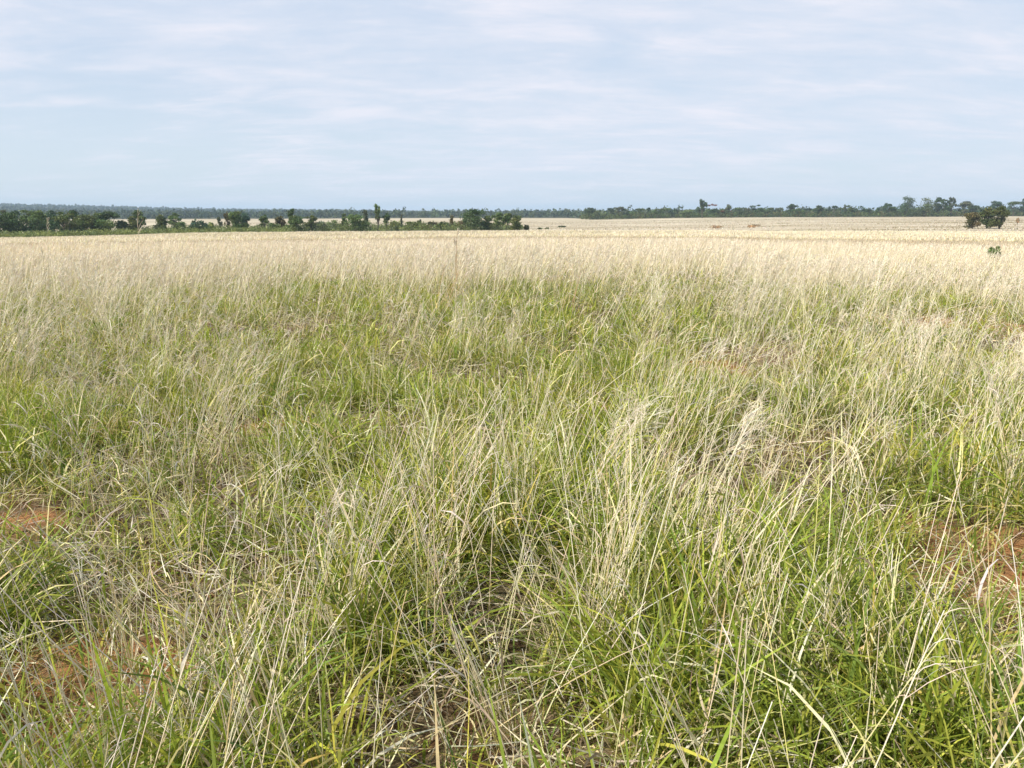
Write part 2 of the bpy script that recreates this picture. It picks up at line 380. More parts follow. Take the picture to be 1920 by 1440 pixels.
def tree(px, depth, top, wpx, style, colour, label, kind='tree', cat='tree', hgt=None, group=None, seed=None):
    R = np.random.default_rng(seed if seed is not None else int(px * 13 + top * 7 + depth))
    x, y = (px - 960) / F * depth, depth
    z = float(ground_z(x, y))
    H = max(EYE + (403 - top) / (F * 1.045) * depth - z, 0.4)
    if hgt: H = hgt
    Wd = wpx / F * depth * {'dense': 1.55, 'spread': 1.6, 'shrub': 1.5, 'slim': 1.5}.get(style, 1.2)
    root = bpy.data.objects.new(kind, None); COL.objects.link(root); root.location = (x, y, z); root.empty_display_size = 0.3
    tag(root, label, cat, group)
    lf = Acc(); tk = Acc()
    col = np.array(GREENS[colour]) * (.8 if depth > 450 else 1)
    size = (0.16 + depth * 0.00042) * min(1, depth / 130 + .06)
    clumps = []                                          # (centre, radii)
    hw = Wd / 2
    if style == 'dense':
        for k in range(int(12 + R.integers(4))):
            a = R.random() * 6.283; q = R.random() ** .5 * 0.62
            h = H * R.uniform(0.16, 0.86)
            taper = 1 - 0.6 * max(0, h / H - 0.45)
            clumps.append(((math.cos(a) * q * hw * taper, math.sin(a) * q * hw * taper, h), np.array([hw * .46, hw * .46, H * .15]) * R.uniform(.75, 1.15)))
        clumps.append(((0, 0, H * .9), np.array([hw * .36, hw * .36, H * .1])))
    elif style == 'shrub':
        for k in range(int(6 + R.integers(3))):
            a = R.random() * 6.283; q = R.random() ** .5 * 0.7
            clumps.append(((math.cos(a) * q * hw, math.sin(a) * q * hw, H * R.uniform(0.3, 0.75)), np.array([hw * .42, hw * .42, H * .27]) * R.uniform(.7, 1.15)))
        clumps.append(((R.uniform(-.3, .3) * hw, 0, H * .84), np.array([hw * .34, hw * .3, H * .16])))
    elif style == 'slim':
        for k in range(int(6 + R.integers(3))):
            h = H * (0.42 + 0.52 * k / 7)
            clumps.append(((R.uniform(-.35, .35) * hw, R.uniform(-.35, .35) * hw, h), np.array([hw * .55, hw * .55, H * .10]) * R.uniform(.7, 1.15)))
    elif style == 'umbrella':
        for k in range(7):
            a = R.random() * 6.283; q = R.random() ** .5 * .72
            clumps.append(((math.cos(a) * q * hw, math.sin(a) * q * hw, H * (.90 - .10 * q * q) - R.random() * .04 * H), np.array([hw * .45, hw * .45, H * .085]) * R.uniform(.8, 1.2)))
    elif style == 'open':
        for k in range(int(19 + R.integers(6))):
            a = R.random() * 6.283; h = H * R.uniform(.34, .97)
            q = R.uniform(.25, 1) * (1 - .4 * max(0, h / H - .7) / .3)
            clumps.append(((math.cos(a) * q * hw * .85, math.sin(a) * q * hw * .85, h), np.array([hw * .25, hw * .25, H * .075]) * R.uniform(.7, 1.35)))
    else:                                                # 'spread': a gum with separate foliage clumps
        for k in range(int(10 + R.integers(5))):
            a = R.random() * 6.283; h = H * R.uniform(.34, .93)
            q = R.random() ** .5 * (1 - .75 * max(0, h / H - .62))
            clumps.append(((math.cos(a) * q * hw * .75, math.sin(a) * q * hw * .75, h), np.array([hw * .36, hw * .36, H * .085]) * R.uniform(.75, 1.25)))
        clumps.append(((R.uniform(-.25, .25) * hw, 0, H * .95), np.array([hw * .28, hw * .28, H * .06])))
    extra = []
    if style == 'slim' and 'reddish' in label: extra = []
    for c, r in clumps:
        n = int(np.clip(34 * (r[0] * r[2]) / (size * size) * 0.62, 18, 190))
        k = R.uniform(.78, 1.25)
        V, Q, C = leaf_quads(R, np.array(c), r, n, size, np.clip(col * k * np.array([R.uniform(.88, 1.15), 1, R.uniform(.85, 1.1)]), 0, 1))
        lf.add(V, Q, C)
    r0 = max(0.055 * H ** .9 * .62, 0.05)
    multi = 1 if style in ('slim', 'spread', 'umbrella') else 3
    fork = H * (0.30 if style != 'shrub' else 0.06)
    if style in ('dense',): fork = H * .14
    lean = R.uniform(-.05, .05, 2) * H
    stems = []
    for m in range(multi):
        o = R.normal(size=2) * (0.05 * hw if multi > 1 else 0)
        P = np.array([[o[0], o[1], -0.25], [o[0] + lean[0] * .2, o[1] + lean[1] * .2, fork * .5], [o[0] * 2 + lean[0] * .5, o[1] * 2 + lean[1] * .5, fork]])
        rr_ = r0 / (1 if multi == 1 else 1.6)
        tk.add(*tube(P, [rr_ * 1.25, rr_, rr_ * .85]))
        stems.append((P[-1], rr_ * .85))
    for k, (c, r) in enumerate(clumps):
        s0, rs = stems[k % multi]
        c = np.array(c); mid = s0 * .5 + c * .5 + np.array([0, 0, -0.06 * H]) + R.normal(size=3) * .03 * H
        tk.add(*tube(np.array([s0 - np.array([0, 0, .1 * fork]), mid, c + np.array([0, 0, r[2] * .3])]), [rs * .62, rs * .38, rs * .12], 5))
    if 'rusty' in label:                                # one limb still carries dead rust-coloured leaves
        c = np.array([Wd * .95, 0, H * .70])
        for dx in (-.28, 0.05, .34):
            V, Q, C = leaf_quads(R, c + np.array([dx * Wd, 0, R.uniform(-.03, .03) * H]), np.array([Wd * .2, Wd * .2, H * .055]), 60, size, np.array(GREENS['red']))
            lf.add(V, Q, C)
        tk.add(*tube(np.array([[0, 0, H * .35], [Wd * .45, 0, H * .60], c]), [r0 * .4, r0 * .25, r0 * .1], 5))
    tk.build('trunk', M_BARK, root, True)
    lf.build('crown', M_TREE, root)
    return root

exec_list = []
LBELT = 'trees of the dense belt beside the pale field'
for a in [
 (-42, 168, 392, 46, 'dense', 'mid', 'dark bushy tree cut by the picture edge at the outer end of the dense belt'),
 (8, 160, 394, 34, 'dense', 'mid', 'broad green tree first inside the picture edge in the dense belt'),
 (26, 172, 394.5, 30, 'spread', 'grey', 'greyish tree with brownish foliage second from the picture edge in the dense belt'),
 (48, 163, 395.5, 34, 'dense', 'dark', 'dark round tree behind the drooping seed plume in the dense belt'),
 (70, 178, 393.5, 30, 'spread', 'mid', 'rounded green tree standing just behind the drooping seed plume'),
 (92, 170, 394.5, 28, 'dense', 'mid', 'bright green topped tree beside the drooping seed plume in the dense belt'),
 (116, 176, 394, 24, 'dense', 'blue', 'dark blue-green square-topped tree in the middle of the dense belt'),
 (136, 168, 398, 28, 'spread', 'olive', 'olive tree with pale trunk after the square-topped tree in the dense belt'),
 (157, 180, 394.5, 20, 'spread', 'dark', 'dark tree with a narrow pointed top in the dense belt'),
 (178, 174, 401, 30, 'dense', 'olive', 'low olive tree after the narrow pointed one in the dense belt'),
 (200, 182, 399.5, 28, 'dense', 'mid', 'wide green tree near the thinning end of the dense belt'),
 (222, 184, 396.5, 24, 'spread', 'dark', 'dark tree closing the dense belt where open field shows behind'),
 (275, 188, 394.5, 17, 'spread', 'mid', 'upright green tree beside the tall plume with pale field on both sides'),
 (262, 186, 405, 20, 'dense', 'olive', 'low olive bush tree leaning against the upright tree by the tall plume'),
 (315, 190, 401.5, 18, 'dense', 'olive', 'olive tree with dark base alone against the pale field'),
 (339, 236, 399, 16, 'spread', 'mid', 'flat green tree standing farther back behind the lone olive tree'),
 (376, 192, 411, 8, 'open', 'grey', 'thin leafless looking grey tree over low scrub'),
 (423, 194, 401, 7, 'slim', 'grey', 'slim greyish sapling shortly before the big clumped tree'),
 (437, 198, 399, 10, 'open', 'brown', 'thin brownish tree touching the big clumped tree'),
 (456, 192, 396, 26, 'dense', 'mid', 'big clumped tree standing full height over the pale strip'),
 (470, 196, 400, 14, 'spread', 'blue', 'blue-green tree on the far flank of the big clumped tree'),
 (505, 196, 402, 14, 'spread', 'mid', 'slender tree with a light crown between two gaps of pale field'),
 (535, 198, 405, 14, 'dense', 'brown', 'brownish tree just before the tall dark slim tree'),
 (555, 196, 391.5, 11, 'slim', 'dark', 'tall dark slim tree rising above the far hill line'),
 (560, 192, 404, 26, 'dense', 'mid', 'round green bush tree at the foot of the tall dark slim tree'),
 (592, 196, 404, 18, 'spread', 'olive', 'olive tree with open crown over a grey thicket'),
 (654, 202, 400, 10, 'spread', 'mid', 'small tree peeping over the wide domed bush tree'),
 (673, 194, 402, 38, 'dense', 'mid', 'wide domed bush tree near the lollipop-shaped tree'),
 (691, 206, 390, 8, 'slim', 'grey', 'thin grey sapling between the wide domed bush and the lollipop-shaped tree'),
 (713, 196, 383.5, 9, 'spread', 'mid', 'lollipop-shaped tree with small ragged crown on a tall bare trunk'),
 (729, 196, 400, 13, 'spread', 'dark', 'short dark tree next to the tall lollipop-shaped tree'),
 (790, 204, 411, 8, 'open', 'grey', 'small grey tree poking out of the low scrub'),
 (848, 200, 402, 8, 'slim', 'brown', 'slender brownish tree before the densest dark tree group'),
 (889, 192, 391, 42, 'dense', 'dark', 'largest dark dense tree at the middle of the field edge'),
 (874, 196, 393, 8, 'slim', 'dark', 'thin spiky tree rising on the flank of the largest dark dense tree'),
 (915, 194, 404, 20, 'dense', 'mid', 'lower tree tucked against the largest dark dense tree'),
 (934, 198, 399, 22, 'spread', 'mid', 'tree with clear pale trunks after the largest dark dense tree'),
 (951, 196, 400, 22, 'open', 'mid', 'sparse many-trunked tree with sky-lit gaps near the end of its group'),
 (966, 194, 403, 17, 'dense', 'olive', 'last olive tree ending the group beside open pale field'),
]: tree(*a)
for k, (px, top, w, c) in enumerate([(-5, 410, 40, 'dark'), (38, 408, 44, 'mid'), (85, 409, 40, 'dark'), (128, 408, 36, 'dark'), (165, 409, 34, 'olive'), (210, 410, 34, 'mid')]):
    tree(px, 158 + k * 3.5, top, w, 'shrub', c, 'dark understorey shrub filling the foot of the dense tree belt', 'shrub', 'shrub', group='understorey shrubs of the dense tree belt')
for px, d, top, w, c, lab in [
 (240, 186, 413, 18, 'dark', 'dark shrub in the gap after the dense belt ends'),
 (352, 192, 416, 22, 'mid', 'low green shrub in front of the flat green tree'),
 (384, 190, 413, 24, 'blue', 'blue-green shrub under the thin grey tree'),
 (403, 196, 417, 20, 'yellow', 'yellow-green low shrub between thin grey tree and slim sapling'),
 (520, 194, 418, 18, 'mid', 'low shrub at the foot of the slender light-crowned tree'),
 (610, 196, 415, 22, 'grey', 'grey scrubby bush after the olive open-crowned tree'),
 (632, 204, 412, 24, 'pale', 'pale green low bush in front of the pale far field'),
 (650, 204, 415, 18, 'olive', 'olive low bush touching the wide domed bush tree'),
 (745, 200, 414, 20, 'yellow', 'yellow-green bush past the short dark tree'),
 (775, 200, 415, 30, 'olive', 'olive scrubby bush around the bare stake-like trunk'),
 (806, 198, 415, 26, 'brown', 'brown-grey bush after the small grey tree'),
 (830, 200, 415, 28, 'dark', 'dark bush before the slender brownish tree'),
 (862, 198, 414, 26, 'brown', 'brownish bush at the foot of the largest dark dense tree'),
 (986, 196, 421, 7, 'bronze', 'low dark bush standing off the end of the tree group')]:
    tree(px, d, top, w, 'shrub', c, lab, 'shrub', 'shrub')
tree(757, 198, 403, 3, 'open', 'grey', 'bare stake-like dead trunk standing in the low scrub', 'dead_tree')

for a in [
 (1103, 488, 389.5, 14, 'spread', 'dark', 'first dark tree of the far tree line where it begins at mid field'),
 (1117, 492, 395, 14, 'spread', 'pale', 'light green low tree second in the far tree line'),
 (1139, 500, 389.5, 9, 'umbrella', 'blue', 'leaning tree with one high tuft near the start of the far tree line'),
 (1158, 492, 387.5, 14, 'spread', 'grey', 'tree with stepped crown after the leaning high-tufted one'),
 (1176, 495, 396, 18, 'dense', 'mid', 'low round tree between stepped crown and flat double crown'),
 (1195, 496, 390, 16, 'umbrella', 'mid', 'flat double-crowned tree before the needle-thin tree'),
 (1210, 498, 389.5, 6, 'slim', 'blue', 'needle-thin tree with small high tuft in the far tree line'),
 (1226, 492, 392, 20, 'spread', 'mid', 'wide rounded tree just after the needle-thin tree'),
 (1242, 496, 389, 18, 'umbrella', 'pale', 'arched light green crown with a gap of sky beneath'),
 (1260, 498, 392, 12, 'spread', 'dark', 'small dark tree between the arched crown and the bright domed tree'),
 (1281, 492, 393, 24, 'dense', 'pale', 'bright green domed tree before the tall two-headed tree'),
 (1309, 470, 373.5, 15, 'open', 'dark', 'tall two-headed tree with a rusty tuft on its side limb'),
 (1331, 490, 391, 14, 'dense', 'dark', 'dark tree under the rusty-tufted limb of its tall neighbour'),
 (1345, 494, 392, 18, 'dense', 'olive', 'olive rounded tree shortly after the tall two-headed tree'),
 (1356, 486, 379.5, 10, 'slim', 'grey', 'tall thin grey tree with ragged head past the two-headed tree'),
 (1375, 492, 389, 16, 'umbrella', 'mid', 'green flat-headed tree after the tall ragged grey tree'),
 (1388, 495, 390, 14, 'spread', 'grey', 'greyish tree halfway between ragged grey tree and mushroom-topped tree'),
 (1408, 490, 384, 17, 'spread', 'dark', 'dark mushroom-topped tree bulging above the far tree line'),
 (1424, 496, 392, 16, 'dense', 'mid', 'low even tree after the mushroom-topped one'),
 (1436, 498, 388.5, 12, 'umbrella', 'mid', 'small flat tree two after the mushroom-topped one'),
 (1452, 496, 389.5, 14, 'umbrella', 'grey', 'wide thin umbrella crown before the feathery-topped tree'),
 (1473, 490, 382.5, 16, 'spread', 'dark', 'feathery-topped dark tree with raised centre'),
 (1490, 495, 391, 14, 'spread', 'mid', 'low green tree directly after the feathery-topped tree'),
 (1503, 497, 389.5, 13, 'umbrella', 'blue', 'thin bluish umbrella tree before the blocky dark tree'),
 (1522, 488, 385, 18, 'dense', 'dark', 'blocky dark tree standing square above the far tree line'),
 (1540, 500, 385, 5, 'slim', 'blue', 'tiny high tuft on a hair-thin trunk after the blocky dark tree'),
 (1549, 495, 385, 13, 'umbrella', 'blue', 'round-capped umbrella tree with sky under its crown'),
 (1562, 500, 389, 10, 'umbrella', 'mid', 'small umbrella tree beside the round-capped one'),
 (1570, 498, 384, 6, 'slim', 'grey', 'slender grey tree forming a pair with a fuller one'),
 (1578, 495, 385, 11, 'spread', 'mid', 'fuller tree of the close pair before the low gap'),
 (1586, 497, 393, 10, 'dense', 'dark', 'dark little tree at the edge of the low gap'),
 (1612, 494, 391.5, 12, 'spread', 'dark', 'dark small tree in the lowest stretch of the far tree line'),
 (1630, 496, 387.5, 7, 'slim', 'dark', 'slender dark tree rising out of the lowest stretch'),
 (1643, 498, 381.5, 6, 'slim', 'blue', 'wispy thin tree with high tuft before the tallest group'),
 (1653, 490, 382, 18, 'spread', 'dark', 'ragged dark tree leading into the tallest group'),
 (1681, 484, 368, 27, 'dense', 'dark', 'tallest big gum with rounded crown on a clear trunk'),
 (1717, 486, 370.5, 30, 'dense', 'olive', 'broad dense olive tree in the tallest group'),
 (1741, 488, 370.5, 18, 'open', 'dark', 'open lacy tree next to the broad dense olive tree'),
 (1752, 484, 373, 18, 'open', 'dark', 'dark-trunked lacy tree in the tallest group'),
 (1765, 490, 370, 13, 'open', 'grey', 'thin see-through tree ending the tallest group'),
 (1789, 488, 377.5, 16, 'spread', 'grey', 'grey feathered tree between tallest group and brown clump'),
 (1804, 492, 385, 16, 'spread', 'dark', 'low dark tree behind the first tree of the brown clump'),
 (1818, 494, 389.5, 16, 'spread', 'mid', 'far low tree seen in the gap of the brown clump'),
 (1845, 490, 377, 16, 'spread', 'blue', 'bluish far tree rising behind the middle of the brown clump'),
 (1879, 490, 376.5, 18, 'umbrella', 'mid', 'green far tree just past the brown clump'),
 (1895, 488, 372, 18, 'spread', 'blue', 'high bluish far tree near the picture edge past the brown clump'),
 (1915, 490, 388, 16, 'dense', 'mid', 'low far tree cut by the picture edge past the brown clump'),
 (1960, 488, 382, 30, 'spread', 'mid', 'far tree outside the edge past the brown clump'),
]: tree(*a)
for a in [
 (1807, 186, 397.5, 23, 'dense', 'brown', 'brownish tree with tan sunlit side, first of the clump in the open field'),
 (1834, 188, 388, 23, 'dense', 'bronze', 'tall olive tree in the middle of the clump in the open field'),
 (1856, 184, 386, 27, 'dense', 'bronze', 'widest olive tree with spreading skirt in the clump in the open field'),
]: tree(*a)
for px, d, top, w in ((1010, 236, 417, 6), (1024, 240, 416, 4), (1052, 268, 411.5, 7)):
    tree(px, d, top, w * 1.5, 'shrub', 'bronze', 'tiny dark bush dotting the pale field past the end of the tree group', 'shrub', 'shrub', group='tiny bushes dotting the pale field', hgt=.45)
tree(1336, 215, 413, 18, 'shrub', 'rust', 'reddish dry weed patch rising from the pale field below the two-headed tree', 'dry_weed', 'weed', hgt=.8)
tree(1404, 225, 414, 22, 'shrub', 'rust', 'reddish dry weed patch sloping beside a swale below the mushroom-topped tree', 'dry_weed', 'weed', hgt=.8)
tree(1889, 240, 405, 5, 'open', 'rust', 'small reddish dead bush standing past the brown clump', 'dead_bush', 'bush', hgt=2.0)
tree(1857, 36, 444, 17, 'shrub', 'pale', 'small pale green bush alone in the pale grass before the brown clump', 'shrub', 'shrub', hgt=.72)

# low scrub along the foot of the tree lines, and the far woods: nobody could count them
def scatter_leaves(name, label, cat, pts, hts, wid, nleaf, size, cols, m):
    A = Acc(); R = np.random.default_rng(11)
    x, y = pts[:, 0], pts[:, 1]; z = ground_z(x, y)
    n = len(x)
    d = R.normal(size=(n, nleaf, 3)); d /= np.linalg.norm(d, axis=2)[..., None]
    d *= R.random((n, nleaf, 1)) ** .4
    c = np.stack([x, y, z + hts * .55], -1)[:, None] + d * np.stack([wid, wid, hts * .48], -1)[:, None]
    u = R.normal(size=c.shape); u /= np.linalg.norm(u, axis=2)[..., None]
    w = np.cross(u, R.normal(size=c.shape)); w /= np.linalg.norm(w, axis=2)[..., None]
    s = (size * R.uniform(.6, 1.35, (n, nleaf)))[..., None]
    V = np.stack([c - u * s, c + w * s * .5, c + u * s, c - w * s * .5], 2).reshape(-1, 3)
    C = cols[:, None, None, :] * R.uniform(.7, 1.3, (n, nleaf, 1, 1)) * np.ones((1, 1, 4, 1))
    o = new_mesh(name, V, np.arange(len(V)).reshape(-1, 4), C.reshape(-1, 3), m)
    return tag(o, label, cat, kind='stuff')
def pal(n, names, var=.25):
    c = np.array([GREENS[k] for k in names])[rng.integers(len(names), size=n)]
    return c * rng.uniform(1 - var, 1 + var, (n, 1))
# far woodland
n = 9000
az = rng.uniform(-.86, .86, n); e = wood_edge(az)
r = e * np.exp(rng.random(n) ** 1.15 * np.log(4300 / e)) * 1.012
P = np.stack([r * np.sin(az), r * np.cos(az)], -1)
h = rng.uniform(4.5, 9, n) * np.where(rng.random(n) < .06, 1.35, 1)
px = 960 + F * np.tan(az); h = np.where((px > 1060) & (r < 700), h * .62, h)
scatter_leaves('distant_woodland', 'blue-green woodland covering the far plain and low hills along the horizon', 'woodland', P, h, rng.uniform(2, 4.5, n), 30, (0.5 + r * .0009)[:, None], pal(n, ['mid', 'dark', 'blue', 'grey', 'olive']) * .62, M_FAR)
# scrub at the foot of the far tree line
n = 1500
px = rng.uniform(1085, 2150, n); d = rng.uniform(478, 520, n)
P = np.stack([(px - 960) / F * d, d], -1)
scatter_leaves('scrub_thicket', 'low dark scrub thicket along the foot of the far tree line', 'scrub', P, rng.uniform(1.8, 4.2, n), rng.uniform(1, 2.4, n), 24, 0.42, pal(n, ['mid', 'dark', 'olive', 'brown', 'olive']) * .75, M_FAR)
# yellow-green low growth in front of the nearer belt
n = 1100
px = rng.uniform(-380, 560, n); d = np.interp(px, [-380, 0, 480, 560], [142, 147, 176, 186]) + rng.uniform(-3, 9, n)
P = np.stack([(px - 960) / F * d, d], -1)
scatter_leaves('green_undergrowth', 'yellow-green low undergrowth edging the dense tree belt', 'undergrowth', P, rng.uniform(.5, 1.5, n), rng.uniform(.5, 1.4, n), 26, 0.16, pal(n, ['yellow', 'yellow', 'olive', 'pale']), M_TREE)
n = 1500
px = rng.uniform(235, 975, n); d = np.interp(px, [235, 500, 975], [188, 196, 197]) + rng.uniform(-4, 14, n)
P = np.stack([(px - 960) / F * d, d], -1)
scatter_leaves('mixed_undergrowth', 'grey-green low scrub between the trees along the middle of the field', 'undergrowth', P, rng.uniform(.7, 2.7, n) * np.where((px > 560) & (px < 880), 1, .8), rng.uniform(.6, 1.6, n), 24, 0.18, pal(n, ['olive', 'grey', 'yellow', 'mid', 'pale']), M_TREE)

# ------------------------------------------------------------------ grass
WIND = math.radians(75)                                  # stems lean this way (clockwise from +Y)
def sector(r0, r1, dens, half=0.84):
    n = int(dens * half * (r1 * r1 - r0 * r0))
    r = np.sqrt(rng.uniform(r0 * r0, r1 * r1, n)); a = rng.uniform(-half, half, n)
    return r * np.sin(a), r * np.cos(a)
def clumped(r0, r1, dens, per, spread, half=0.84):
    cx_, cy_ = sector(r0, r1, dens / per, half)
    k = rng.poisson(per, len(cx_)); i = np.repeat(np.arange(len(cx_)), k)
    s = spread * rng.uniform(.5, 1.6, len(cx_))[i]
    return cx_[i] + rng.normal(size=len(i)) * s, cy_[i] + rng.normal(size=len(i)) * s, i
def curve(x, y, az, th0, bend, L, n, p=1.4, azd=0.0, z=None):
    """(N, n+1, 3) centre lines: start tilt th0 from upright, tip tilt th0+bend"""
    N_ = len(x); s = (np.arange(n) + .5) / n
    th = th0[:, None] + bend[:, None] * s[None] ** p
    a = az[:, None] + (azd[:, None] if np.ndim(azd) else azd) * s[None]
    D = np.stack([np.sin(th) * np.sin(a), np.sin(th) * np.cos(a), np.cos(th)], -1) * (L / n)[:, None, None]
    g0 = ground_z(x, y) if z is None else z
    P = np.zeros((N_, n + 1, 3)); P[:, 0] = np.stack([x, y, g0], -1)
    P[:, 1:] = P[:, :1] + np.cumsum(D, 1)
    if z is None: P[:, 1:, 2] = np.maximum(P[:, 1:, 2], g0[:, None] + 0.006 + 0.02 * rng.random((N_, 1)))
    return P
def ribbons(P, width, roll, twist, taper, c0, c1):
    """flat blades along centre lines P; c0/c1: base and tip colours (N,3)"""
    N_, n1, _ = P.shape
    T = np.gradient(P, axis=1); T /= np.linalg.norm(T, axis=2)[..., None] + 1e-9
    side = np.cross(T, np.array([0, 0, 1.0])); l = np.linalg.norm(side, axis=2)[..., None]
    side = np.where(l > 1e-3, side / (l + 1e-9), np.array([1.0, 0, 0]))
    up = np.cross(side, T); s = np.linspace(0, 1, n1)
    ph = roll[:, None] + twist[:, None] * s
    w = np.cos(ph)[..., None] * side + np.sin(ph)[..., None] * up
    prof = np.interp(s, np.linspace(0, 1, len(taper)), taper)
    w = w * (width[:, None] * prof[None] * .5)[..., None]
    V = np.stack([P - w, P + w], 2).reshape(-1, 3)
    i = np.arange(N_)[:, None] * n1 * 2 + np.arange(n1 - 1)[None] * 2
    Q = np.stack([i, i + 1, i + 3, i + 2], -1).reshape(-1, 4)
    C = c0[:, None, None] * (1 - s)[None, :, None, None] + c1[:, None, None] * s[None, :, None, None]
    C = np.repeat(C, 2, 2).reshape(-1, 3)
    return V, Q, C
def rods(P, r0, r1, c0, c1):
    """three-sided stems along P"""
    N_, n1, _ = P.shape
    T = np.gradient(P, axis=1); T /= np.linalg.norm(T, axis=2)[..., None] + 1e-9
    a = np.cross(T, np.array([0.31, 0.95, 0.02])); a /= np.linalg.norm(a, axis=2)[..., None] + 1e-9
    b_ = np.cross(T, a); s = np.linspace(0, 1, n1)
    rad = (r0[:, None] * (1 - s) + r1[:, None] * s)[..., None]
    V = np.stack([P + rad * (math.cos(t_) * a + math.sin(t_) * b_) for t_ in (0, 2.094, 4.189)], 2).reshape(-1, 3)
    i = np.arange(N_)[:, None, None] * n1 * 3 + np.arange(n1 - 1)[None, :, None] * 3
    k = np.arange(3)[None, None]
    Q = np.stack([i + k, i + (k + 1) % 3, i + 3 + (k + 1) % 3, i + 3 + k], -1).reshape(-1, 4)
    C = c0[:, None, None] * (1 - s)[None, :, None, None] + c1[:, None, None] * s[None, :, None, None]
    return V, Q, np.repeat(C, 3, 2).reshape(-1, 3)
U = lambda a, b_, n: rng.uniform(a, b_, n)
def pick(n, cols, p=None, var=.18):
    c = np.array(cols)[rng.choice(len(cols), size=n, p=p)]
    return np.clip(c * U(1 - var, 1 + var, (n, 1)) * U(.93, 1.07, (n, 3)), 0, .95)
G_LEAF = [(0.222, 0.294, 0.043), (0.294, 0.342, 0.051), (0.372, 0.381, 0.069), (0.15, 0.224, 0.039), (0.434, 0.381, 0.115), (0.206, 0.252, 0.069)]
G_STRAW = [(.77, .69, .43), (.81, .75, .52), (.69, .57, .32), (.68, .65, .30), (.78, .72, .55)]
G_DEAD = [(.55, .48, .37), (.62, .57, .47), (.44, .36, .25), (.30, .22, .14), (.66, .62, .54)]
G_STEMG = [(.46, .50, .16), (.56, .55, .22), (.38, .45, .13)]
G_PALE = [(.80, .74, .62), (.76, .68, .55), (.83, .78, .68), (.70, .60, .46)]

leafA, strawA, litterA, plumeA = Acc(), Acc(), Acc(), Acc()
def mound(x, y):
    """0 in the gaps between tussocks, 1 on them"""
    return fade(.38, .60, nA.one(x / .62 + 3, y / .62 + 9) * .7 + nB.one(x / .26, y / .26) * .3) * fade(26, 14, np.hypot(x, y)) + .6 * fade(14, 26, np.hypot(x, y))
def short_leaves(r0, r1, dens, wmm, n):
    x, y, _ = clumped(r0, r1, dens, 14, .05)
    keep = rng.random(len(x)) < (1 - .78 * soil_mask(x, y)) * (.6 + .4 * green_mask(x, y)) * (np.interp(np.hypot(x, y), [3, 5], [.5, .36]) + np.maximum(.85 * mound(x, y), .22 * soil_mask(x, y)))
    x, y = x[keep], y[keep]; k = len(x)
    P = curve(x, y, U(0, 6.283, k), U(.05, .9, k), U(.2, 1.5, k), U(.05, .20, k) * (.7 + .75 * mound(x, y)), n, azd=U(-.8, .8, k))
    dry = rng.random(k) < .20
    c0 = np.where(dry[:, None], pick(k, G_STRAW), pick(k, G_LEAF)); c1 = np.where(dry[:, None], c0 * 1.05, c0 * np.array([1.15, 1.1, 1.0]))
    leafA.add(*ribbons(P, U(.7, 1.4, k) * wmm, U(-.6, .6, k), U(-1.2, 1.2, k), [.7, 1, .85, .1], c0, c1))
def tall_leaves(r0, r1, dens, wmm, n):
    x, y, ci = clumped(r0, r1, dens, 16, .07)
    g_ = green_mask(x, y)
    keep = rng.random(len(x)) < (1 - .97 * thin_mask(x, y)) * (.55 + .45 * g_) * (.06 + 1.3 * mound(x, y))
    x, y, ci = x[keep], y[keep], ci[keep]; k = len(x)
    tone = pick(ci.max() + 1, G_LEAF, [.30, .28, .12, .19, .03, .08])[ci]
    P = curve(x, y, U(0, 6.283, k), U(.03, 1., k) ** 1.3, U(.15, 1.9, k) , U(.18, .52, k) * np.interp(np.hypot(x, y), [3, 7], [1.08, .72]) * (.55 + .72 * mound(x, y)), n, azd=U(-.5, .5, k))
    dry = rng.random(k) < .16
    c0 = np.where(dry[:, None], pick(k, G_STRAW), tone * U(.8, 1.25, (k, 1))); c1 = np.clip(c0 * U(.95, 1.3, (k, 1)) * np.array([1.1, 1.05, .95]), 0, .9)
    leafA.add(*ribbons(P, U(.45, 1.5, k) * wmm, U(-.7, .7, k), U(-1.5, 1.5, k), [.6, 1, .95, .7, .06], c0, c1))
def plume(tip, az, tilt, L, k, wmm, n, acc):
    """fine drooping branchlets of a seed head along the last stretch below each tip"""
    N_ = len(tip); i = np.repeat(np.arange(N_), k); m = len(i)
    f = rng.random(m)
    d = np.stack([np.sin(tilt) * np.sin(az), np.sin(tilt) * np.cos(az), np.cos(tilt)], -1)
    b0 = tip[i] - d[i] * (L[i] * f)[:, None]
    aa = az[i] + U(-1.2, 1.2, m); 
    P = curve(b0[:, 0], b0[:, 1], aa, tilt[i] + U(.05, .55, m), U(.1, 1.1, m), L[i] * U(.35, .8, m) * (0.45 + .55 * f), n, z=b0[:, 2])
    c0 = pick(m, G_PALE); acc.add(*ribbons(P, U(.7, 1.3, m) * wmm, U(-3, 3, m), U(-1, 1, m), [.7, 1, .9, .3], c0, c0 * U(.85, 1.08, (m, 1))))
def stem_patch(x, y):
    r = np.hypot(x, y); v = np.where(r < 9, nC(x, y, 1.5, 3), nC(x, y, 3.4, 3) * fade(7, 13, r) + nC(x, y, 1.5, 3) * (1 - fade(7, 13, r)))
    lo = np.interp(r, [2.5, 4.5, 10, 17, 27], [.25, .04, .06, .22, .6]); hi = np.interp(r, [2.5, 4.5, 10, 17, 27], [1.25, 1.25, 1.4, 1.35, 1.1])
    return (lo + (hi - lo) * fade(.38, .62, v)) * (.45 + .8 * mound(x, y))
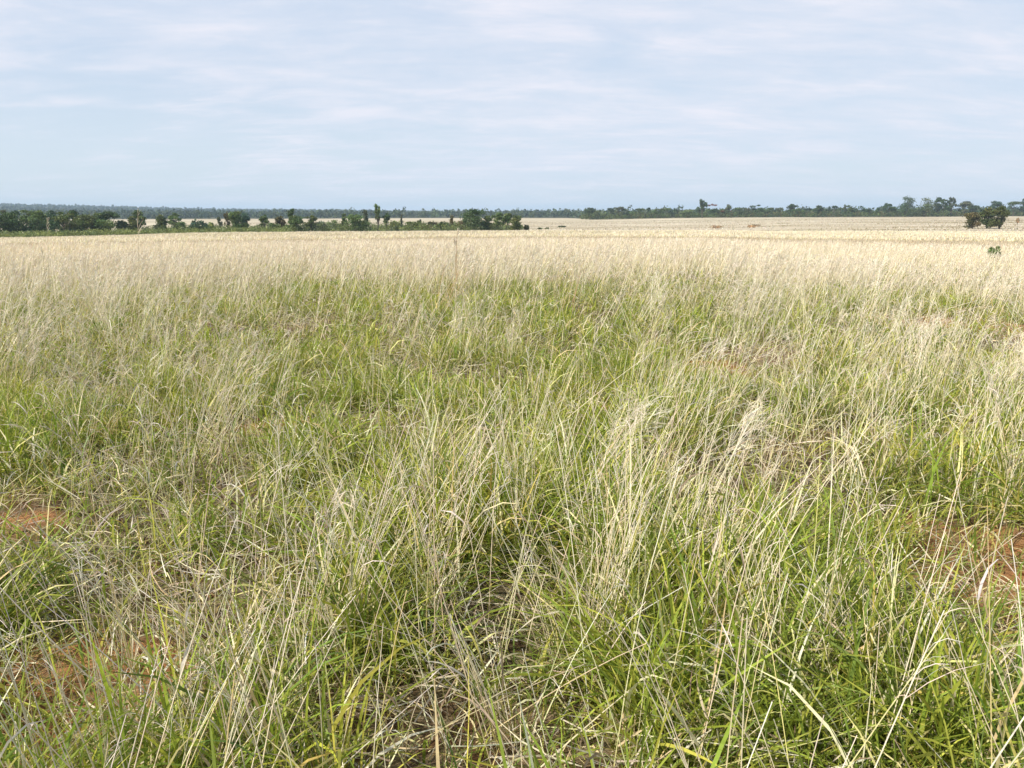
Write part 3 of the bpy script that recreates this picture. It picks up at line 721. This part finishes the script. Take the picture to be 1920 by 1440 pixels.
def stems(r0, r1, dens, dmm, n, rod, pl, plw, hmul=1.0, per=7, spread=.05, wind=.6, leaves=0, brown=False):
    x, y, ci = clumped(r0, r1, dens, per, spread)
    keep = rng.random(len(x)) < (1 - .93 * thin_mask(x, y)) * (1 - .72 * green_mask(x, y) * fade(6, 12, np.hypot(x, y))) * stem_patch(x, y)
    x, y, ci = x[keep], y[keep], ci[keep]; k = len(x); nc = ci.max() + 1
    ca = np.where(rng.random(nc) < wind, WIND + rng.normal(size=nc) * .45, U(0, 6.283, nc)); ct = np.abs(rng.normal(size=nc)) * .27 + .04
    ca = np.where((rng.random(nc) < .6) & (r0 < 4), -ca, ca)       # near by the tussocks lean both ways
    az = ca[ci] + rng.normal(size=k) * .45
    th = ct[ci] + np.abs(rng.normal(size=k)) * .13
    fallen = rng.random(k) < .13; th = np.where(fallen, U(.8, 1.45, k), th); az = np.where(fallen, U(0, 6.283, k), az)
    L = U(.55, 1.12, k) * hmul * grass_h(np.hypot(x, y)) * np.interp(np.hypot(x, y), [3, 6, 12, 25, 45, 60], [1.0, .9, .92, .9, .72, .8]) * np.interp(nD(x, y, 3., 2), [.3, .7], [.85, 1.12])
    bend = np.where(fallen, U(-.1, .2, k), U(.0, .42, k) * np.interp(np.hypot(x, y), [4, 10], [.5, 1]))
    P = curve(x, y, az, th, bend, L, n, p=1.8, azd=U(-.15, .15, k))
    green = rng.random(k) < np.interp(np.hypot(x, y), [3, 10, 20], [.25, .2, .06])
    c0 = np.where(green[:, None], pick(k, G_STEMG), pick(k, G_STRAW)); c1 = np.where(green[:, None], pick(k, G_STRAW), pick(k, G_PALE))
    if brown: c0 = pick(k, [(.52, .44, .30), (.60, .51, .36)]); c1 = c0
    if rod: strawA.add(*rods(P, U(.75, 1.35, k) * dmm * .5, U(.3, .55, k) * dmm * .5, c0, c1))
    else: strawA.add(*ribbons(P, U(.7, 1.3, k) * dmm, U(-1.6, 1.6, k), U(-.5, .5, k), [1, .9, .7, .4], c0, c1))
    if pl:
        sel = (rng.random(k) < np.interp(np.hypot(x, y), [2.5, 5, 9], [.2, .5, .85])) & ~fallen
        plume(P[sel, -1], (az + 0 * th)[sel], (th + bend)[sel], L[sel] * .22, pl, plw, 2 if n < 5 else 3, plumeA)
    if leaves:                                           # leaves on the stems: some green, some bleached and curled
        i = np.repeat(np.arange(k), leaves); m = len(i); f = U(.12, .72, m)
        q = f * n; j = q.astype(int); fr = (q - j)[:, None]
        b0 = P[i, j] * (1 - fr) + P[i, j + 1] * fr
        dead = rng.random(m) < .5
        PL = curve(b0[:, 0], b0[:, 1], U(0, 6.283, m), U(.25, .9, m), np.where(dead, U(.8, 2.4, m), U(.2, 1.3, m)), U(.07, .24, m), 4, azd=U(-.9, .9, m), z=b0[:, 2])
        cc = np.where(dead[:, None], pick(m, G_DEAD), pick(m, G_LEAF))
        (litterA).add(*ribbons(PL, U(.6, 1.5, m) * .0052, U(-1.2, 1.2, m), np.where(dead, U(-3.5, 3.5, m), U(-1, 1, m)), [.8, 1, .9, .6, .05], cc, cc * U(.9, 1.2, (m, 1))))
def litter(r0, r1, dens, wmm, n):
    x, y = sector(r0, r1, dens)
    keep = rng.random(len(x)) < 1 - .75 * soil_mask(x, y); x, y = x[keep], y[keep]; k = len(x)
    z = ground_z(x, y) + np.abs(rng.normal(size=k)) * .05 + .004
    P = curve(x, y, U(0, 6.283, k), U(.9, 1.6, k), U(-.3, .5, k), U(.06, .30, k), n, azd=U(-.8, .8, k), z=z)
    P[..., 2] = np.maximum(P[..., 2], ground_z(x, y)[:, None] + .004)
    c = pick(k, G_DEAD + G_STRAW); litterA.add(*ribbons(P, U(.4, 1.5, k) * wmm, U(-1.2, 1.2, k), U(-2, 2, k), [.8, 1, .8, .3], c, c * U(.85, 1.15, (k, 1))))

short_leaves(.6, 4.2, 3500, .0042, 3); short_leaves(4.2, 9, 2700, .0052, 3); short_leaves(9, 20, 700, .0085, 2); short_leaves(20, 32, 90, .016, 2)
tall_leaves(.6, 4.2, 1700, .0080, 5); tall_leaves(4.2, 9, 800, .0080, 4); tall_leaves(9, 20, 260, .012, 3); tall_leaves(20, 45, 22, .02, 2)
litter(.6, 4.2, 420, .005, 3); litter(4.2, 10, 260, .005, 2); litter(10, 20, 60, .009, 2)
stems(.6, 2.7, 262, .0040, 7, True, 6, .0015, 1.0, 9, .045, .25, leaves=1); stems(2.7, 4.2, 150, .0040, 7, True, 6, .0016, .97, 9, .05, .35, leaves=1); stems(4.2, 9, 78, .0036, 6, True, 8, .0020, 1.02, 7, .05, .42, leaves=1)
stems(9, 14, 68, .0055, 4, False, 4, .0042, 1.1, leaves=1); stems(14, 22, 105, .0065, 4, False, 3, .0065, 1.1); stems(22, 44, 95, .011, 3, False, 2, .011, 1.0, 10, .12)
stems(44, 60, 40, .022, 2, False, 1, .02, 1.0, 10, .2); stems(60, 92, 9, .03, 2, False, 1, .02, .7, 10, .2, brown=True); stems(92, 170, 9, .05, 2, False, 0, .03, 1.0, 8, .4)
x, y = sector(170, 430, .4); k = len(x)
sw_ = nB(x * .22, y, 9, 3); keep = rng.random(k) < .35 + .65 * fade(.4, .6, nC(x * .3, y, 5, 2)); x, y, sw_ = x[keep], y[keep], sw_[keep]; k = len(x)
w_ = fade(.56, .66, sw_)[:, None]; c = pick(k, G_PALE) * (1 - w_) + pick(k, [(.42, .34, .20), (.38, .36, .17), (.36, .28, .17)]) * w_
P = curve(x, y, U(0, 6.283, k), U(.1, .5, k), U(.2, .8, k), U(.12, .34, k), 2)
strawA.add(*ribbons(P, U(.08, .26, k), U(-1.5, 1.5, k), U(-.3, .3, k), [1, .9, .5], c * .72, c * .76))
tag(leafA.build('green_grass', M_LEAF), 'lush green grass leaves growing low among the dry stems', 'grass', kind='stuff')
tag(strawA.build('dry_grass', M_STRAW, smooth=False), 'tall straw-coloured grass stems leaning in the wind', 'grass', kind='stuff')
tag(plumeA.build('grass_plumes', M_STRAW), 'pale feathery seed heads over the dry grass', 'grass', kind='stuff')
tag(litterA.build('dead_grass', M_STRAW), 'bleached dead grass leaves and litter between the tussocks', 'grass', kind='stuff')

# crumbs of earth and small stones on the bare patches
def clods():
    R = np.random.default_rng(5); cs = []
    for cx_, cy_, rx, ry in SOIL:
        k = int(900 * max(rx * ry, .12)); cs.append(np.stack([cx_ + R.normal(size=k) * rx * .7, cy_ + R.normal(size=k) * ry * .7, R.uniform(.003, .012, k) * R.uniform(.6, 1.6, k)], 1))
    c = np.concatenate(cs); k = len(c)
    O = np.array([(1, 0, 0), (0, 1, 0), (-1, 0, 0), (0, -1, 0), (0, 0, .7), (0, 0, -.7)], float)
    V = O[None] * R.uniform(.6, 1.4, (k, 6, 1)) * c[:, None, 2:3] + R.normal(size=(k, 6, 3)) * .18 * c[:, None, 2:3]
    V = V + np.stack([c[:, 0], c[:, 1], ground_z(c[:, 0], c[:, 1]) - .004 + c[:, 2] * .3], -1)[:, None]
    T = np.array([(0, 1, 4), (1, 2, 4), (2, 3, 4), (3, 0, 4), (1, 0, 5), (2, 1, 5), (3, 2, 5), (0, 3, 5)])
    T = (np.arange(k)[:, None, None] * 6 + T[None]).reshape(-1, 3)
    o = new_mesh('earth_crumbs', V.reshape(-1, 3), None, None, M_GROUND, False, tris=T)
    a_ = o.data.attributes.new('bare', 'FLOAT', 'POINT'); a_.data.foreach_set('value', np.ones(k * 6, np.float32))
    tag(o, 'red earth crumbs strewn over the bare patches', 'soil', kind='stuff')
clods()

# ------------------------------------------------------------------ single plants that stand out
def ray_at(px, py, depth):
    """the point at a pixel of the photograph, this many metres in front of the camera"""
    u, v = (px - 960) / F, (720 - py) / F
    k = depth / (math.cos(PITCH) + v * math.sin(PITCH))
    return np.array([u * k, depth, EYE + (-math.sin(PITCH) + v * math.cos(PITCH)) * k])
def bezier(a, b_, bow, n):
    L = np.linalg.norm(b_ - a); t_ = np.linspace(0, 1, n + 1)[:, None]
    c = a * .5 + b_ * .5 + np.asarray(bow) * L
    return a * (1 - t_) ** 2 + 2 * c * t_ * (1 - t_) + b_ * t_ ** 2
def plant(kind, cat, label, base, tip, n=6, spread=.04, fan=.10, dmm=.0034, dd=0.0, head=0, hl=.22, leaf=0, bow=.05, col0=G_STRAW, col1=G_PALE, hw=.0022, dy=0.0, var=.25, lw=.007):
    """a tussock: every stem a part, its seed head a sub-part, its leaves parts"""
    bx_, by_, bz = at(*base)
    if dy: by_ += dy; bx_ = (base[0] - 960) / F * by_; bz = float(ground_z(bx_, by_))
    T0 = ray_at(tip[0], tip[1], by_ + dd)
    root = bpy.data.objects.new(kind, None); COL.objects.link(root); root.location = (bx_, by_, bz); root.empty_display_size = .1
    tag(root, label, cat)
    L0 = np.linalg.norm(T0 - np.array([bx_, by_, bz]))
    for k in range(n):
        a = np.array([rng.normal() * spread, rng.normal() * spread, -0.01])
        b_ = (T0 - np.array([bx_, by_, bz])) * (1 - var * rng.random() if k else 1) + rng.normal(size=3) * np.array([fan, fan, fan * .3]) * L0 * (1 if k else .2)
        b_[2] = max(b_[2], .03)
        P = bezier(a, b_, (rng.normal() * .03, rng.normal() * .03, bow * rng.uniform(.4, 1.4)), 9)[None]
        q = Acc(); q.add(*rods(P, np.array([dmm * .5 * rng.uniform(.8, 1.2)]), np.array([dmm * .22]), pick(1, col0), pick(1, col1)))
        st = q.build('stem', M_STRAW, root)
        if head:
            d = P[0, -1] - P[0, -3]; d /= np.linalg.norm(d)
            q = Acc(); q.add(*rods(P[:, -4:], np.array([dmm * .3]), np.array([dmm * .2]), pick(1, col1), pick(1, col1))); plume(P[:, -1], np.array([math.atan2(d[0], d[1])]), np.array([math.acos(np.clip(d[2], -1, 1))]), np.array([hl * rng.uniform(.75, 1.2)]), head, hw, 4, q)
            q.build('seed_head', M_STRAW, st)
        for m in range(leaf):
            f = rng.integers(1, 6); o = P[0, f]; gr = rng.random() < .55
            PL = curve(o[:1], o[1:2], U(0, 6.283, 1), U(.25, .8, 1), U(.3, 1.8, 1), U(.10, .26, 1), 5, azd=U(-.6, .6, 1), z=o[2:3])
            q = Acc(); c = pick(1, G_LEAF if gr else G_DEAD); q.add(*ribbons(PL, U(.7, 1.2, 1) * lw, U(-.8, .8, 1), U(-1.5, 1.5, 1), [.7, 1, .9, .6, .05], c, c * 1.1))
            q.build('leaf', M_LEAF if gr else M_STRAW, root)
    return root
def blade(kind, cat, label, a, b_, depth_off, width, bow, col, twist=1.0):
    """one broad leaf lying free over the sward, from pixel a to pixel b_"""
    x, y, z = at(*a); A0 = ray_at(a[0], a[1] , y + depth_off[0]); B0 = ray_at(b_[0], b_[1], y + depth_off[1])
    P = bezier(np.zeros(3), B0 - A0, bow, 12)[None]
    q = Acc(); c = np.array([col]); q.add(*ribbons(P, np.array([width]), np.array([.4]), np.array([twist]), [.5, .9, 1, .85, .5, .05], c, c * 1.08))
    o = q.build(kind, M_LEAF if col[1] > col[0] else M_STRAW); o.location = A0
    return tag(o, label, cat)
GT = 'grass tussock'
plant('grass_tussock', GT, 'five thin pale stalks standing close together above the green sward', (690, 790), (712, 640), 5, .05, .06, .0042, head=4, hl=.12)
plant('grass_tussock', GT, 'feathery pale green tussock swept over at mid field', (1095, 905), (1235, 722), 16, .06, .13, .0036, head=14, hl=.30, leaf=1, bow=.10, col0=G_STEMG, col1=G_STEMG, hw=.0022)
plant('grass_tussock', GT, 'pale feathery tussock swept over, taller neighbour of the pale green one', (1300, 985), (1440, 733), 14, .05, .10, .0040, head=12, hl=.28, leaf=1, bow=.08)
plant('grass_tussock', GT, 'cream tuft of close leaning stems before a pale pink bare patch', (1690, 705), (1760, 580), 22, .10, .16, .0060, head=6, hl=.25, bow=.06, hw=.004)
plant('grass_tussock', GT, 'tall bleached stalks rising beside the picture edge above green leaves', (1900, 960), (1878, 640), 10, .06, .08, .0042, head=5, hl=.2, leaf=1)
plant('grass_tussock', GT, 'fan of bleached upright stalks standing beside the red bare patch', (262, 1330), (205, 1055), 16, .05, .13, .0040, leaf=1, bow=.0)
plant('grass_tussock', GT, 'tall upright straw tussock with mixed green leaves shortly behind the bleached fan', (600, 1240), (640, 905), 16, .06, .12, .0038, head=8, hl=.14, leaf=2)
plant('grass_tussock', GT, 'thick bundle of yellow stalks leaning away from the lower middle', (955, 1395), (835, 1130), 14, .04, .10, .0044, leaf=1, bow=.02)
plant('grass_tussock', GT, 'dense sheaf of grey-cream stalks leaning over in the lower corner', (1650, 1330), (1535, 1060), 20, .05, .13, .0042, leaf=1, bow=.02)
plant('grass_tussock', GT, 'broad pale sheaf of upright stalks next to the leaning grey-cream sheaf', (1440, 1330), (1420, 1000), 16, .07, .10, .0042, leaf=2)
plant('grass_tussock', GT, 'fan of green and straw stems where the dark gap opens at mid field', (500, 1000), (545, 800), 14, .07, .14, .0036, head=4, hl=.16, leaf=2, col0=G_STEMG)
plant('grass_stalk', 'grass stalk', 'single long pale stalk slanting across the green at mid field', (985, 850), (1235, 652), 1, .0, .0, .0052, bow=.03, head=7, hl=.16)
plant('grass_stalk', 'grass stalk', 'thick cream stalk slanting over the red bare patch', (330, 1440), (0, 1102), 1, .0, .0, .0078, bow=.0, dy=-.1)
plant('grass_stalk', 'grass stalk', 'stout straight whitish stalk crossing the upright sheaves', (1398, 1415), (1478, 1075), 1, .0, .0, .0062, bow=.0)
plant('grass_stalk', 'grass stalk', 'tall lone cream stalk standing in front of the orange bare soil', (1828, 1275), (1890, 930), 1, .0, .0, .0062, bow=.0)
plant('grass_stalk', 'grass stalk', 'long fallen stalk lying level across the lower corner by the bare patch', (10, 1345), (290, 1356), 1, .0, .0, .0062, bow=.02)
plant('grass_stalk', 'grass stalk', 'thin pale stalk lying nearly level below the swept feathery tussock', (1480, 840), (935, 836), 1, .0, .0, .0050, bow=.02, head=0)
plant('seed_stalk', 'seed stalk', 'tall stalk with drooping plume rising above the hills', (262, 690), (258, 398), 1, .0, .0, .0050, head=13, hl=.24, col1=[(.52, .42, .26), (.6, .5, .34)], hw=.0030)
plant('seed_stalk', 'seed stalk', 'tall stalk with bushy brown plume before the dark tree belt', (86, 650), (84, 412), 2, .02, .03, .0052, head=14, hl=.2, col1=[(.40, .29, .16), (.5, .4, .25)], hw=.004)
plant('seed_stalk', 'seed stalk', 'rusty brown seed spike sticking above the pale field edge', (858, 545), (860, 430), 3, .04, .04, .013, head=10, hl=.3, col0=[(.42, .29, .15)], col1=[(.36, .23, .12)], hw=.016)
plant('grass_tussock', GT, 'brownish seeded tuft standing up from the pale plumes before the rusty spike', (840, 590), (880, 468), 14, .15, .16, .0085, head=5, hl=.2, col0=[(.50, .38, .2)], col1=[(.46, .34, .19)], hw=.008)
plant('grass_tussock', GT, 'small brown seeded tuft among pale plumes behind the swept stalks', (1060, 590), (1085, 478), 12, .15, .18, .0085, head=5, hl=.2, col0=[(.52, .41, .23)], col1=[(.50, .38, .22)], hw=.008)
blade('broad_leaf', 'grass leaf', 'broad yellow-green leaf pointing up out of the sward', (560, 790), (634, 731), (-.4, -.3), .026, (0, 0, .10), (.33, .42, .10))
blade('dead_leaf', 'dead grass leaf', 'bleached leaf arched like a hook above the green sward', (72, 732), (132, 708), (-.5, -.4), .020, (-.1, 0, .28), (.68, .63, .54), .6)
blade('dead_leaf', 'dead grass leaf', 'wide bleached leaf lying flat just below the hooked one', (102, 738), (164, 757), (-.5, -.5), .030, (0, 0, .12), (.74, .70, .62), .5)
blade('dead_leaf', 'dead grass leaf', 'pale curved dead leaf standing on edge near the lower sheaf', (1128, 1412), (1150, 1340), (-.12, -.1), .012, (-.15, 0, .1), (.70, .66, .58), .8)
blade('dead_leaf', 'dead grass leaf', 'whitish flat leaf resting against the grey-cream sheaf', (1738, 1285), (1708, 1225), (-.2, -.15), .011, (0, 0, .05), (.74, .70, .62), .3)
# ------------------------------------------------------------------ haze
bx = [(-7400, -7400), (7400, -7400), (7400, 7400), (-7400, 7400)]
V = np.array([(x, y, z) for z in (-30.0, 75.0) for x, y in bx])
hz = new_mesh('haze', V, np.array([(3, 2, 1, 0), (4, 5, 6, 7), (0, 1, 5, 4), (1, 2, 6, 5), (2, 3, 7, 6), (3, 0, 4, 7)]))
M_HAZE, t, out = mat('haze_air')
pv = t.nodes.new('ShaderNodeVolumePrincipled')
pv.inputs['Color'].default_value = (.58, .77, 1.0, 1); pv.inputs['Density'].default_value = 0.00019
t.links.new(pv.outputs[0], out.inputs['Volume'])
hz.data.materials.append(M_HAZE)
tag(hz, 'thin blue haze over the plain', 'haze', kind='stuff')
